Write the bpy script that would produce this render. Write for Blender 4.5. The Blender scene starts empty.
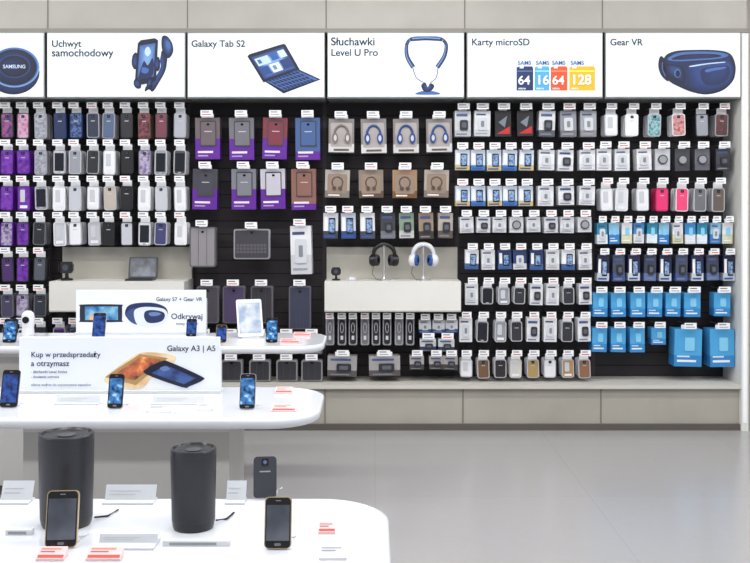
import bpy, math, random
from mathutils import Matrix, Vector
random.seed(7)
# ---------------------------------------------------------------- survey helpers
F = 966.0      # focal length used when the wall was measured
CAMZ = 1.6
def X(px, D): return (px-375.0)/F*D
def Z(py, D): return CAMZ-(py-210.0)/F*D
DI = 7.12      # distance of hanging goods
KI = DI/F

def lin(c):
    o = []
    for v in c[:3]:
        v = v/255.0
        o.append(v/12.92 if v <= 0.04045 else ((v+0.055)/1.055)**2.4)
    return (o[0], o[1], o[2], 1.0)

_m = {}
def M(c, rough=0.5, metal=0.0, emit=0.0, var=0.0, coat=0.0):
    key = ('p', tuple(c), rough, metal, emit, var, coat)
    if key in _m: return _m[key]
    m = bpy.data.materials.new('mat_%d_%d_%d' % tuple(int(v) for v in c[:3])); m.use_nodes = True
    nt = m.node_tree; b = nt.nodes['Principled BSDF']
    b.inputs['Base Color'].default_value = lin(c)
    b.inputs['Roughness'].default_value = rough
    b.inputs['Metallic'].default_value = metal
    if coat: b.inputs['Coat Weight'].default_value = coat
    if emit:
        b.inputs['Emission Color'].default_value = lin(c)
        b.inputs['Emission Strength'].default_value = emit
    if var:
        tc = nt.nodes.new('ShaderNodeTexCoord'); n = nt.nodes.new('ShaderNodeTexNoise')
        n.inputs['Scale'].default_value = 3.0; n.inputs['Detail'].default_value = 5
        r = nt.nodes.new('ShaderNodeValToRGB')
        a = [max(0, v*(1-var)) for v in c]; d = [min(255, v*(1+var)) for v in c]
        r.color_ramp.elements[0].position = 0.3; r.color_ramp.elements[0].color = lin(a)
        r.color_ramp.elements[1].position = 0.7; r.color_ramp.elements[1].color = lin(d)
        nt.links.new(tc.outputs['Object'], n.inputs['Vector'])
        nt.links.new(n.outputs['Fac'], r.inputs['Fac'])
        nt.links.new(r.outputs['Color'], b.inputs['Base Color'])
    _m[key] = m
    return m

def PR(c1, c2, scale=60.0, rough=0.35, c3=None, emit=0.0):
    """printed artwork: blotchy two/three-colour procedural pattern"""
    key = ('r', tuple(c1), tuple(c2), scale, rough, c3, emit)
    if key in _m: return _m[key]
    m = bpy.data.materials.new('print_%d_%d_%d' % tuple(c1[:3])); m.use_nodes = True
    nt = m.node_tree; b = nt.nodes['Principled BSDF']
    tc = nt.nodes.new('ShaderNodeTexCoord'); n = nt.nodes.new('ShaderNodeTexNoise')
    n.inputs['Scale'].default_value = scale; n.inputs['Detail'].default_value = 3
    r = nt.nodes.new('ShaderNodeValToRGB')
    r.color_ramp.elements[0].position = 0.36; r.color_ramp.elements[0].color = lin(c1)
    r.color_ramp.elements[1].position = 0.58; r.color_ramp.elements[1].color = lin(c2)
    if c3:
        e = r.color_ramp.elements.new(0.68); e.color = lin(c3)
    nt.links.new(tc.outputs['Object'], n.inputs['Vector'])
    nt.links.new(n.outputs['Fac'], r.inputs['Fac'])
    nt.links.new(r.outputs['Color'], b.inputs['Base Color'])
    if emit:
        nt.links.new(r.outputs['Color'], b.inputs['Emission Color'])
        b.inputs['Emission Strength'].default_value = emit
    b.inputs['Roughness'].default_value = rough
    _m[key] = m
    return m

def asmat(c):
    return c if isinstance(c, bpy.types.Material) else M(c, 0.4)

class MB:
    def __init__(s):
        s.v = []; s.f = []; s.mi = []; s.sm = []; s.mats = []; s.T = Matrix.Identity(4)
    def slot(s, m):
        m = asmat(m)
        if m not in s.mats: s.mats.append(m)
        return s.mats.index(m)
    def add(s, vs, fs, m, smooth=False):
        o = len(s.v); k = s.slot(m)
        for p in vs: s.v.append(tuple(s.T @ Vector(p)))
        for f in fs:
            s.f.append([o+i for i in f]); s.mi.append(k); s.sm.append(smooth)
    def box(s, x0, x1, y0, y1, z0, z1, m):
        vs = [(x0,y0,z0),(x1,y0,z0),(x1,y1,z0),(x0,y1,z0),(x0,y0,z1),(x1,y0,z1),(x1,y1,z1),(x0,y1,z1)]
        s.add(vs, [(0,1,5,4),(1,2,6,5),(2,3,7,6),(3,0,4,7),(4,5,6,7),(3,2,1,0)], m)
    def rb(s, cx, cz, w, h, y0, y1, r, m, n=3):
        """rounded rectangle prism facing -Y"""
        r = min(r, w/2-1e-5, h/2-1e-5); ring = []
        for (sx, sz, a0) in ((1,1,0),(-1,1,90),(-1,-1,180),(1,-1,270)):
            for i in range(n+1):
                a = math.radians(a0+90*i/n)
                ring.append((cx+sx*(w/2-r)+r*math.cos(a), cz+sz*(h/2-r)+r*math.sin(a)))
        s.prism(ring, y0, y1, m)
    def prism(s, ring, y0, y1, m):
        n = len(ring)
        vs = [(x,y0,z) for x,z in ring]+[(x,y1,z) for x,z in ring]
        fs = [list(range(n)), list(range(2*n-1,n-1,-1))]
        for i in range(n): fs.append((i, n+i, n+(i+1)%n, (i+1)%n))
        s.add(vs, fs, m)
    def disk(s, cx, cz, rx, rz, y0, y1, m, n=20, rot=0):
        ring = []
        for i in range(n):
            a = 2*math.pi*i/n; p = rx*math.cos(a); q = rz*math.sin(a)
            ring.append((cx+p*math.cos(rot)-q*math.sin(rot), cz+p*math.sin(rot)+q*math.cos(rot)))
        s.prism(ring, y0, y1, m)
    def lathe(s, prof, cx, cy, m, n=40, mats=None):
        vs = []
        for r, z in prof:
            for i in range(n):
                a = 2*math.pi*i/n; vs.append((cx+r*math.cos(a), cy+r*math.sin(a), z))
        for j in range(len(prof)-1):
            mm = mats[j] if mats else m
            vv = vs[j*n:(j+2)*n]
            s.add(vv, [(i,(i+1)%n,n+(i+1)%n,n+i) for i in range(n)], mm, True)
    def tube(s, pts, r, m, n=8, caps=True):
        pts = [Vector(p) for p in pts]; vs = []
        rs = r if isinstance(r, (list, tuple)) else [r]*len(pts)
        for i, p in enumerate(pts):
            t = (pts[min(i+1, len(pts)-1)]-pts[max(i-1, 0)])
            if t.length < 1e-9: t = Vector((0,0,1))
            t.normalize()
            up = Vector((0,1,0)) if abs(t.y) < 0.9 else Vector((1,0,0))
            a = t.cross(up).normalized(); b = t.cross(a).normalized()
            for k in range(n):
                an = 2*math.pi*k/n
                vs.append(tuple(p+(a*math.cos(an)+b*math.sin(an))*rs[i]))
        fs = []
        for i in range(len(pts)-1):
            for k in range(n):
                fs.append((i*n+k, i*n+(k+1)%n, (i+1)*n+(k+1)%n, (i+1)*n+k))
        if caps:
            fs.append(list(range(n))); fs.append(list(range((len(pts)-1)*n+n-1, (len(pts)-1)*n-1, -1)))
        s.add(vs, fs, m, True)
    def arc(s, cx, cz, rx, rz, a0, a1, y, r, m, k=12, n=6):
        s.tube([(cx+rx*math.cos(math.radians(a0+(a1-a0)*i/k)), y, cz+rz*math.sin(math.radians(a0+(a1-a0)*i/k))) for i in range(k+1)], r, m, n)
    def build(s, name, parent=None, bevel=0):
        xs = [v[0] for v in s.v]; ys = [v[1] for v in s.v]; zs = [v[2] for v in s.v]
        c = Vector(((min(xs)+max(xs))/2, (min(ys)+max(ys))/2, min(zs)))
        me = bpy.data.meshes.new(name)
        me.from_pydata([(v[0]-c.x, v[1]-c.y, v[2]-c.z) for v in s.v], [], s.f)
        for m in s.mats: me.materials.append(m)
        me.polygons.foreach_set('material_index', s.mi)
        me.polygons.foreach_set('use_smooth', s.sm)
        me.update()
        o = bpy.data.objects.new(name, me); bpy.context.collection.objects.link(o)
        if parent is not None:
            o.location = c - parent.location
            o.parent = parent
        else: o.location = c
        if bevel:
            b = o.modifiers.new('bevel', 'BEVEL'); b.width = bevel; b.segments = 3; b.limit_method = 'ANGLE'
        return o

def text(body, x, y, z, width, m, parent, name, bold=0.013):
    cu = bpy.data.curves.new(name, 'FONT'); cu.body = body; cu.size = 0.1; cu.extrude = 0.0002
    cu.materials.append(asmat(m))
    o = bpy.data.objects.new(name, cu); bpy.context.collection.objects.link(o)
    bpy.context.view_layer.update()
    sc = width/max(o.dimensions.x, 1e-4)
    cu.size *= sc
    cu.offset = bold*cu.size
    R = Matrix.Translation((x, y, z)) @ Matrix.Rotation(math.pi/2, 4, 'X')
    R = Matrix.Translation(-parent.location) @ R
    o.parent = parent
    o.matrix_local = R
    return o

def smooth(pts, k=5, closed=True):
    out = []; n = len(pts)
    rng = range(n) if closed else range(n-1)
    for i in rng:
        if closed: p = [pts[(i+j-1) % n] for j in range(4)]
        else: p = [pts[min(max(i+j-1, 0), n-1)] for j in range(4)]
        for q in range(k):
            t = q/k
            out.append(tuple(0.5*((2*p[1][d])+(-p[0][d]+p[2][d])*t+(2*p[0][d]-5*p[1][d]+4*p[2][d]-p[3][d])*t*t+(-p[0][d]+3*p[1][d]-3*p[2][d]+p[3][d])*t**3) for d in (0,1)))
    if not closed: out.append(tuple(pts[-1]))
    return out

# ---------------------------------------------------------------- palette
WHITE=(232,233,236); BLACK=(14,14,18); DARK=(34,34,40); NAVY=(22,40,84); PURPLE=(92,26,146)
SILVER=(158,158,166); LGREY=(190,191,197); GREY=(110,110,117); TAN=(168,134,100); BROWN=(98,70,56)
PINK=(226,50,116)
plastic_w = M((232,233,236), 0.35)
tagw = M((240,240,242), 0.5)
chrome = M((150,150,155), 0.3, 0.9)

# ---------------------------------------------------------------- room shell
def tile_mat():
    m = bpy.data.materials.new('floor_tiles'); m.use_nodes = True
    nt = m.node_tree; b = nt.nodes['Principled BSDF']
    tc = nt.nodes.new('ShaderNodeTexCoord'); br = nt.nodes.new('ShaderNodeTexBrick')
    br.offset = 0.0
    br.inputs['Color1'].default_value = lin((165,163,164)); br.inputs['Color2'].default_value = lin((163,161,162))
    br.inputs['Mortar'].default_value = lin((157,155,155)); br.inputs['Scale'].default_value = 1.0
    br.inputs['Mortar Size'].default_value = 0.003; br.inputs['Brick Width'].default_value = 1.2; br.inputs['Row Height'].default_value = 1.2
    no = nt.nodes.new('ShaderNodeTexNoise'); no.inputs['Scale'].default_value = 30; no.inputs['Detail'].default_value = 6
    mx = nt.nodes.new('ShaderNodeMix'); mx.data_type = 'RGBA'; mx.blend_type = 'MULTIPLY'; mx.inputs['Factor'].default_value = 0.08
    nt.links.new(tc.outputs['Object'], br.inputs['Vector']); nt.links.new(tc.outputs['Object'], no.inputs['Vector'])
    nt.links.new(br.outputs['Color'], mx.inputs['A']); nt.links.new(no.outputs['Color'], mx.inputs['B'])
    nt.links.new(mx.outputs['Result'], b.inputs['Base Color'])
    b.inputs['Roughness'].default_value = 0.22
    return m
mb = MB(); mb.box(-6, 6, -9, 1.0, -0.1, 0, tile_mat()); mb.build('floor')
wallm = M((172,168,160), 0.7, 0, 0, 0.03)
mb = MB(); mb.box(-6, 6, 0.42, 0.6, 0, 3.7, wallm); mb.build('wall_back')
mb = MB(); mb.box(-6, 6, -9, 1.0, 3.7, 3.8, M((225,225,222), 0.8, 0, 0, 0.02)); mb.build('ceiling')
XL = X(-92, 7); XR = X(741, 7); XE = X(748, 7)

# wall fixture (header, base plinth, backing, posts)
header_m = M((178,175,168), 0.6, 0, 0, 0.03); beige = M((166,162,153), 0.6, 0, 0, 0.03); beige_l = M((200,197,189), 0.5, 0, 0, 0.02); seam = M((120,116,108), 0.7)
back = M((38,32,36), 0.6, 0, 0, 0.15); groove = M((16,14,16), 0.8); post = M((60,55,59), 0.45, 0.3)
zl_t = Z(33, 7); zl_b = Z(98.5, 7); zled = Z(389, 7)+0.03
mb = MB()
mb.box(XL, XE, 0.02, 0.415, zl_t+0.03, 3.69, header_m)            # header
mb.box(XL, XE, -0.02, 0.415, zl_t+0.001, zl_t+0.03, M((140,136,128), 0.6))
for px in (47, 187, 326, 465, 603):
    mb.box(X(px,7)-0.004, X(px,7)+0.004, 0.017, 0.03, zl_t+0.03, 3.69, seam)
mb.box(XL, XE, 0.018, 0.1, zl_t+0.235, zl_t+0.25, beige_l)
mb.build('header_panel')
mb = MB()
mb.box(XL, XR-0.002, 0.36, 0.415, zled+0.001, zl_b+0.02, back)      # backing
z = zled+0.08
while z < zl_b:
    mb.box(XL, XR-0.002, 0.3585, 0.362, z, z+0.008, groove); z += 0.1
for px in (-92, 47, 187, 324, 458, 595):
    x = X(px, 7.3); mb.box(x-0.014, x+0.014, 0.358, 0.37, zled+0.001, zl_b, post)
mb.build('slat_wall_panel')
mb = MB()
mb.box(XL, XR-0.001, 0.0, 0.415, zled-0.03, zled, beige_l)          # ledge
mb.box(XL, XR-0.001, 0.036, 0.415, 0.0, zled-0.03, beige)           # plinth
for px in (47, 187, 325, 463, 601):
    x = X(px, 7.03); mb.box(x-0.004, x+0.004, 0.031, 0.04, 0.05, zled-0.03, seam)
mb.build('base_plinth')
mb = MB()
mb.box(XR, XE, -0.01, 0.415, 0, zl_t, M((226,226,222), 0.45))
mb.box(XR+0.012, XE-0.012, -0.012, -0.01, 0.06, zl_t-0.03, M((236,238,238), 0.4, 0, 0.15))
mb.build('end_panel', bevel=0.002)
mb = MB(); mb.box(XL, XR-0.002, 0.01, 0.035, 0, 0.045, M((88,83,78), 0.5, 0, 0, 0.04)); mb.build('baseboard_back')

# ---------------------------------------------------------------- light boxes
lbw = M((212,221,225), 0.5, 0, 0.36)
TXT = M((12,20,52), 0.6)
edges = [(-92,45.5), (48,186), (188,325), (327.5,464), (466.5,602), (604.5,739.5)]
def P(px, py): return (X(px, 7), Z(py, 7))
EM = 0.12
def poly(mb, pts, c, layer):
    m = c if isinstance(c, bpy.types.Material) else M(tuple(int(v) for v in c), 0.5, 0, EM)
    mb.prism([P(*p) for p in pts], -0.0305-0.0010*layer, -0.03+0.0001, m)
def grad(mb, outer, inner, cA, cB, layer, n=7):
    for i in range(n):
        t = i/(n-1)
        pts = [(a[0]+(b[0]-a[0])*t, a[1]+(b[1]-a[1])*t) for a, b in zip(outer, inner)]
        poly(mb, pts, [cA[k]+(cB[k]-cA[k])*t for k in range(3)], layer+0.2*i)
def shrink(pts, f, ox=0, oy=0):
    cx = sum(p[0] for p in pts)/len(pts); cy = sum(p[1] for p in pts)/len(pts)
    return [(cx+ox+(p[0]-cx)*f, cy+oy+(p[1]-cy)*f) for p in pts]
def ell(cx, cy, rx, ry, rot=0, n=36):
    o = []
    for i in range(n):
        a = 2*math.pi*i/n; p = rx*math.cos(a); q = ry*math.sin(a)
        o.append((cx+p*math.cos(rot)-q*math.sin(rot), cy+p*math.sin(rot)+q*math.cos(rot)))
    return o
def stroke(mb, pts, w, c, layer, k=5):
    pts = smooth(pts, k, False); L = []; R = []
    for i, p in enumerate(pts):
        a = pts[max(i-1,0)]; b = pts[min(i+1,len(pts)-1)]
        dx, dy = b[0]-a[0], b[1]-a[1]; l = math.hypot(dx, dy) or 1
        ww = w if not isinstance(w, (list,tuple)) else w[0]+(w[1]-w[0])*i/(len(pts)-1)
        L.append((p[0]-dy/l*ww/2, p[1]+dx/l*ww/2)); R.append((p[0]+dy/l*ww/2, p[1]-dx/l*ww/2))
    poly(mb, L+R[::-1], c, layer)
N1=(10,18,44); N2=(18,34,78); N3=(34,60,118); N4=(64,100,164); N5=(120,156,204); N6=(186,208,232)
for i, (a, b) in enumerate(edges):
    mb = MB(); x0, x1 = X(a, 7), X(b, 7)
    mb.box(x0, x1, -0.02, 0.30, zl_b, zl_t, M((150,150,148), 0.4, 0.4))
    mb.box(x0+0.006, x1-0.006, -0.03, -0.015, zl_b+0.01, zl_t-0.008, lbw)
    box = mb.build('lightbox_sign')
    g = MB(); tx = []
    if i == 0:
        # puck charger: base, bright chamfer ring, dark dished top with rubber ring
        grad(g, ell(15,73,26,22), ell(16,72,24,20), N1, N2, 1, 3)
        grad(g, ell(16,68,25,20), ell(16,67.5,23.5,19), N5, N4, 2, 3)
        grad(g, ell(16,68,22.5,18), ell(14,66,16,12), N1, N2, 3, 6)
        poly(g, ell(16,67,16,11.5), N3, 4.6); grad(g, ell(16,67,14.8,10.6), ell(12,65,7,4), N1, N2, 4.8, 4)
        tx = [('SAMSUNG', 5, 69, 22, (190,205,232)), ('Ładowarka', -85, 47, 44, None), ('bezprzewodowa', -85, 57, 60, None)]
    if i == 1:
        tx = [('Uchwyt', 53, 47.5, 29, None), ('samochodowy', 53, 57, 61, None)]
        arm = smooth([(150,90),(146,92),(147,87),(154,81),(160,72),(164,62),(162,54),(165,50),(168,54),(168,62),(166,72),(160,83),(154,92)])
        grad(g, arm, shrink(arm, 0.6), N1, N3, 1, 5)
        cup = smooth([(163,38),(168,37),(173,44),(174,52),(171,58),(167,58),(163,50)])
        grad(g, cup, shrink(cup, 0.35, 1, -2), N1, N4, 3, 6)
        poly(g, [(139,44),(142,41),(156,39),(159,41),(157,81),(154,83),(138,86),(136,83)], N1, 5)
        scr_ = [(141,46.5),(156.5,44),(155,77),(138.5,80.5)]
        grad(g, scr_, [(146,54),(152,53),(151,66),(146,67)], N4, N5, 5.4, 6)
        poly(g, smooth([(140,76),(145,62),(149,66),(154,59),(153.5,76.5),(139.5,80)]), N2, 7)
        poly(g, smooth([(147,49),(150,48),(152,53),(149,57),(146,54)]), N6, 7.5)
        poly(g, smooth([(144,68),(150,70),(148,74),(143,73)]), N4, 8)
        for f_ in ([(134,56),(138,54),(139,66),(136,70),(133,65)], [(156,60),(160,58),(161,68),(158,72),(155,67)], [(136,80),(141,81),(142,88),(138,89),(135,85)], [(149,80),(153,80),(152,87),(148,87)]):
            f_ = smooth(f_); grad(g, f_, shrink(f_, 0.4), N1, N3, 6, 4)
    if i == 2:
        tx = [('Galaxy Tab S2', 192, 47.5, 53, None)]
        poly(g, [(262,80),(297,69),(321,80),(284,94)], N1, 1)
        poly(g, [(264,80),(296,70.5),(318,80),(285,91)], N4, 2)
        for r in range(4):
            t = r/4+0.06
            for c in range(9):
                u = c/9+0.02
                def q(u, t): return (265+31*u+20*t, 80-9*u+10.5*t)
                poly(g, [q(u,t), q(u+0.085,t), q(u+0.085,t+0.19), q(u,t+0.19)], N2, 3)
        poly(g, [(248,57),(250,55),(284,44.5),(286,45.5),(300,70),(264,83)], N1, 4)
        grad(g, [(251.5,58),(284,47.5),(296.5,69),(265,80)], [(262,60),(280,55),(286,67),(272,72)], N3, N5, 5, 6)
        for (u0,t0,u1,t1,c) in ((0.05,0.1,0.45,0.45,N6),(0.5,0.08,0.72,0.4,(40,90,160)),(0.76,0.08,0.96,0.4,(200,220,240)),(0.05,0.52,0.3,0.9,(34,70,140)),(0.34,0.52,0.62,0.9,(222,230,240)),(0.66,0.48,0.95,0.9,(30,56,110)),(0.1,0.18,0.2,0.36,(60,100,160)),(0.4,0.6,0.5,0.8,(90,130,180))):
            def q(u, t): return (252+32*u+13*t, 58.5-10.5*u+20.5*t)
            poly(g, [q(u0,t0), q(u1,t0), q(u1,t1), q(u0,t1)], c, 7+u0*0.1)
    if i == 3:
        tx = [('Słuchawki', 331, 46, 43, None), ('Level U Pro', 331, 56.5, 46, None)]
        stroke(g, [(411,66),(407,56),(406,46),(411,39),(426,38),(441,39),(446,46),(444,56),(438,66)], 2.0, N4, 1)
        for pts in ([(413,68),(407,57),(406.5,46),(409,41)], [(437,68),(444,57),(446,46),(443,41)]):
            stroke(g, pts, (4.6,2.8), N1, 2); stroke(g, pts, (2.6,1.2), N3, 3); stroke(g, [(p[0]-0.6,p[1]) for p in pts[:3]], (0.9,0.5), N5, 4)
        stroke(g, [(410,40.5),(426,39.6),(442,40.5)], 3.0, N2, 3); stroke(g, [(412,39.6),(426,38.7),(440,39.6)], 0.9, N5, 4)
        stroke(g, [(412,66),(416,78),(424,84),(427,92)], 0.8, N3, 1)
        stroke(g, [(438,66),(436,78),(430,84),(427,92)], 0.8, N3, 1)
        b_ = smooth([(421,86),(425,83),(427,88),(431,84),(434,87),(430,92),(424,92)]); grad(g, b_, shrink(b_, 0.4), N1, N3, 3, 4)
        poly(g, smooth([(417,93),(427,91),(438,93),(438,95),(417,95)]), N4, 2)
    if i == 4:
        tx = [('Karty microSD', 471, 46, 57, None)]
        for (x0_, x1_, c, n) in ((516,532.5,(26,46,96),'64'),(534,548.5,(84,164,212),'16'),(550,566.5,(222,80,40),'64'),(568.5,594,(236,178,36),'128')):
            poly(g, [(x0_,91),(x0_,68),(x0_+3,67),(x0_+3,69),(x0_+7,69),(x0_+7,67),(x1_-1,67),(x1_,69),(x1_,91)], c, 1)
            poly(g, [(x0_+0.5,72.2),(x0_+0.5,71.2),(x1_-0.5,71.2),(x1_-0.5,72.2)], [min(255,v+70) for v in c], 2)
            tx.append((n, x0_+1.2, 85, (x1_-x0_)*0.68, (236,240,244)))
            tx.append(('SAMS', x0_+1, 65.5, 13, (60,96,160)))
            tx.append(('micro', x0_+1.5, 90, 7, (236,240,244)))
    if i == 5:
        tx = [('Gear VR', 609, 46, 32, None)]
        # head strap loop going back-left, foam, main shell, glossy cover plate
        body = smooth([(662,70),(663,58),(673,52),(694,50.5),(716,51),(728,54),(733,62),(734,72),(731,82),(721,91),(706,95),(692,93),(679,88),(667,81)])
        grad(g, body, shrink(body, 0.86, 0, -1), N1, N2, 1, 6)
        poly(g, smooth([(666,60),(676,54),(694,52.3),(716,52.8),(727,56),(716,59.5),(696,61),(677,62)]), N4, 2.6)
        tp = smooth([(670,60),(679,56),(696,54.6),(714,55),(720,57),(710,58.6),(696,59.4),(680,60.4)]); grad(g, tp, shrink(tp, 0.6), N1, N2, 3, 3)
        sh = smooth([(684,68),(690,64),(706,62.5),(724,61),(731,65),(732,76),(727,85),(715,91),(702,92.5),(690,89),(685,80)])
        grad(g, sh, shrink(sh, 0.72, 3, -3), N2, N3, 3.2, 8)
        pl = smooth([(700,70),(712,67.5),(725,66.5),(728,71),(726,79),(719,84.5),(706,86),(700,80)])
        grad(g, pl, shrink(pl, 0.5, 2, -3), N2, (26,46,98), 5, 5)
        poly(g, smooth([(704,70.5),(714,68.3),(724,67.6),(722,69.6),(712,71.5),(705,73)]), N4, 6.4)
        poly(g, smooth([(689,66.5),(706,64),(722,62.6),(722,63.4),(706,65),(690,67.6)]), N6, 5)
        sd = smooth([(663,66),(670,65),(680,67),(683,72),(683,84),(676,82),(666,76)]); grad(g, sd, shrink(sd, 0.4, 0, -2), N1, N3, 3, 5)
        poly(g, ell(676,74,3.2,4.4), N4, 4.4); poly(g, ell(676.3,74.3,2.2,3.3), N1, 4.8)
        poly(g, smooth([(663,60),(659,57),(657,66),(660,76),(667,82),(664,72)]), N1, 3)
        stroke(g, [(661,63),(661,70),(664,77)], 0.8, N4, 4)
    g.build('artwork', box)
    for (s, px, py, w, c) in tx:
        x, z_ = P(px, py)
        small = c is not None
        text(s, x, -0.0395 if small else -0.0312, z_, w/F*7, M(c, 0.5, 0, 0.3) if small else TXT, box, 'lettering', 0.016)

# ---------------------------------------------------------------- packaging
def px_x(px): return X(px, DI)
def hook(mb, px, py, w=12):
    x = px_x(px); zt = Z(py, DI)
    mb.tube([(x,0.3575,zt),(x,0.075,zt),(x,0.065,zt+0.012)], 0.0028, chrome, 5)
    ww = w*KI
    mb.box(x-ww/2, x+ww/2, 0.060, 0.063, zt-0.022, zt+0.022, tagw)
    mb.box(x-ww*0.38, x+ww*0.2, 0.0592, 0.060, zt+0.006, zt+0.012, M((60,60,70), 0.6))
    mb.box(x-ww*0.38, x+ww*0.35, 0.0592, 0.060, zt-0.012, zt-0.006, M((150,150,160), 0.6) if random.random()<0.75 else M((210,60,50),0.6))
    return x, zt

def dup(mb, x, zc, w, h, r, m, n=3, y0=0.135, step=0.045, t=0.012):
    for i in range(n):
        mb.rb(x, zc, w*0.98, h*0.98, y0+i*step, y0+i*step+t, r, m, 2)

def case(mb, px, pt, pb, c, w=12.3, edge=None, style=0):
    """phone case on blister hanger"""
    hook(mb, px, pt+2, 10)
    x = px_x(px)+random.uniform(-0.005, 0.005); zt = Z(pt+5, DI); zb = Z(pb-0.6, DI)+random.uniform(-0.005,0.005); W = w*KI
    mb.rb(x, zt-0.012, W*0.75, 0.05, 0.118, 0.121, 0.008, plastic_w)     # hanger tab
    zc = (zt-0.03+zb)/2; h = zt-0.03-zb
    m = asmat(c); e = asmat(edge) if edge else m
    o = mb.T; mb.T = Matrix.Translation((x,0,zt)) @ Matrix.Rotation(math.radians(random.uniform(-1.8,1.8)),4,'Y') @ Matrix.Translation((-x,0,-zt))
    dup(mb, x, zc, W, h, 0.016, e)
    mb.rb(x, zc, W, h, 0.104, 0.124, 0.017, e, 4)
    mb.rb(x, zc, W-0.014, h-0.014, 0.1015, 0.106, 0.012, m, 4)
    if style == 0:      # back with camera
        mb.rb(x, zc+h*0.36, 0.022, 0.02, 0.0985, 0.102, 0.005, M(BLACK,0.2))
        mb.disk(x, zc+h*0.36, 0.006, 0.006, 0.0975, 0.099, M((70,80,100),0.15), 10)
        mb.box(x-0.014, x+0.014, 0.1005, 0.1018, zc+h*0.16, zc+h*0.19, M((190,190,195),0.4))
    elif style == 1:    # shows phone screen
        mb.rb(x, zc, W-0.024, h*0.74, 0.0985, 0.102, 0.003, M((24,26,36),0.12))
        mb.rb(x, zc-h*0.42, 0.022, 0.008, 0.0995, 0.102, 0.003, M((180,180,185),0.3))
    else:               # wallet: window & label
        mb.rb(x-W*0.08, zc+h*0.1, W*0.38, h*0.5, 0.0985, 0.102, 0.006, M((196,198,204),0.3))
        mb.box(x-W*0.3, x+W*0.3, 0.0995, 0.1018, zc-h*0.4, zc-h*0.28, M((226,226,230),0.5))
    mb.T = o

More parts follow.
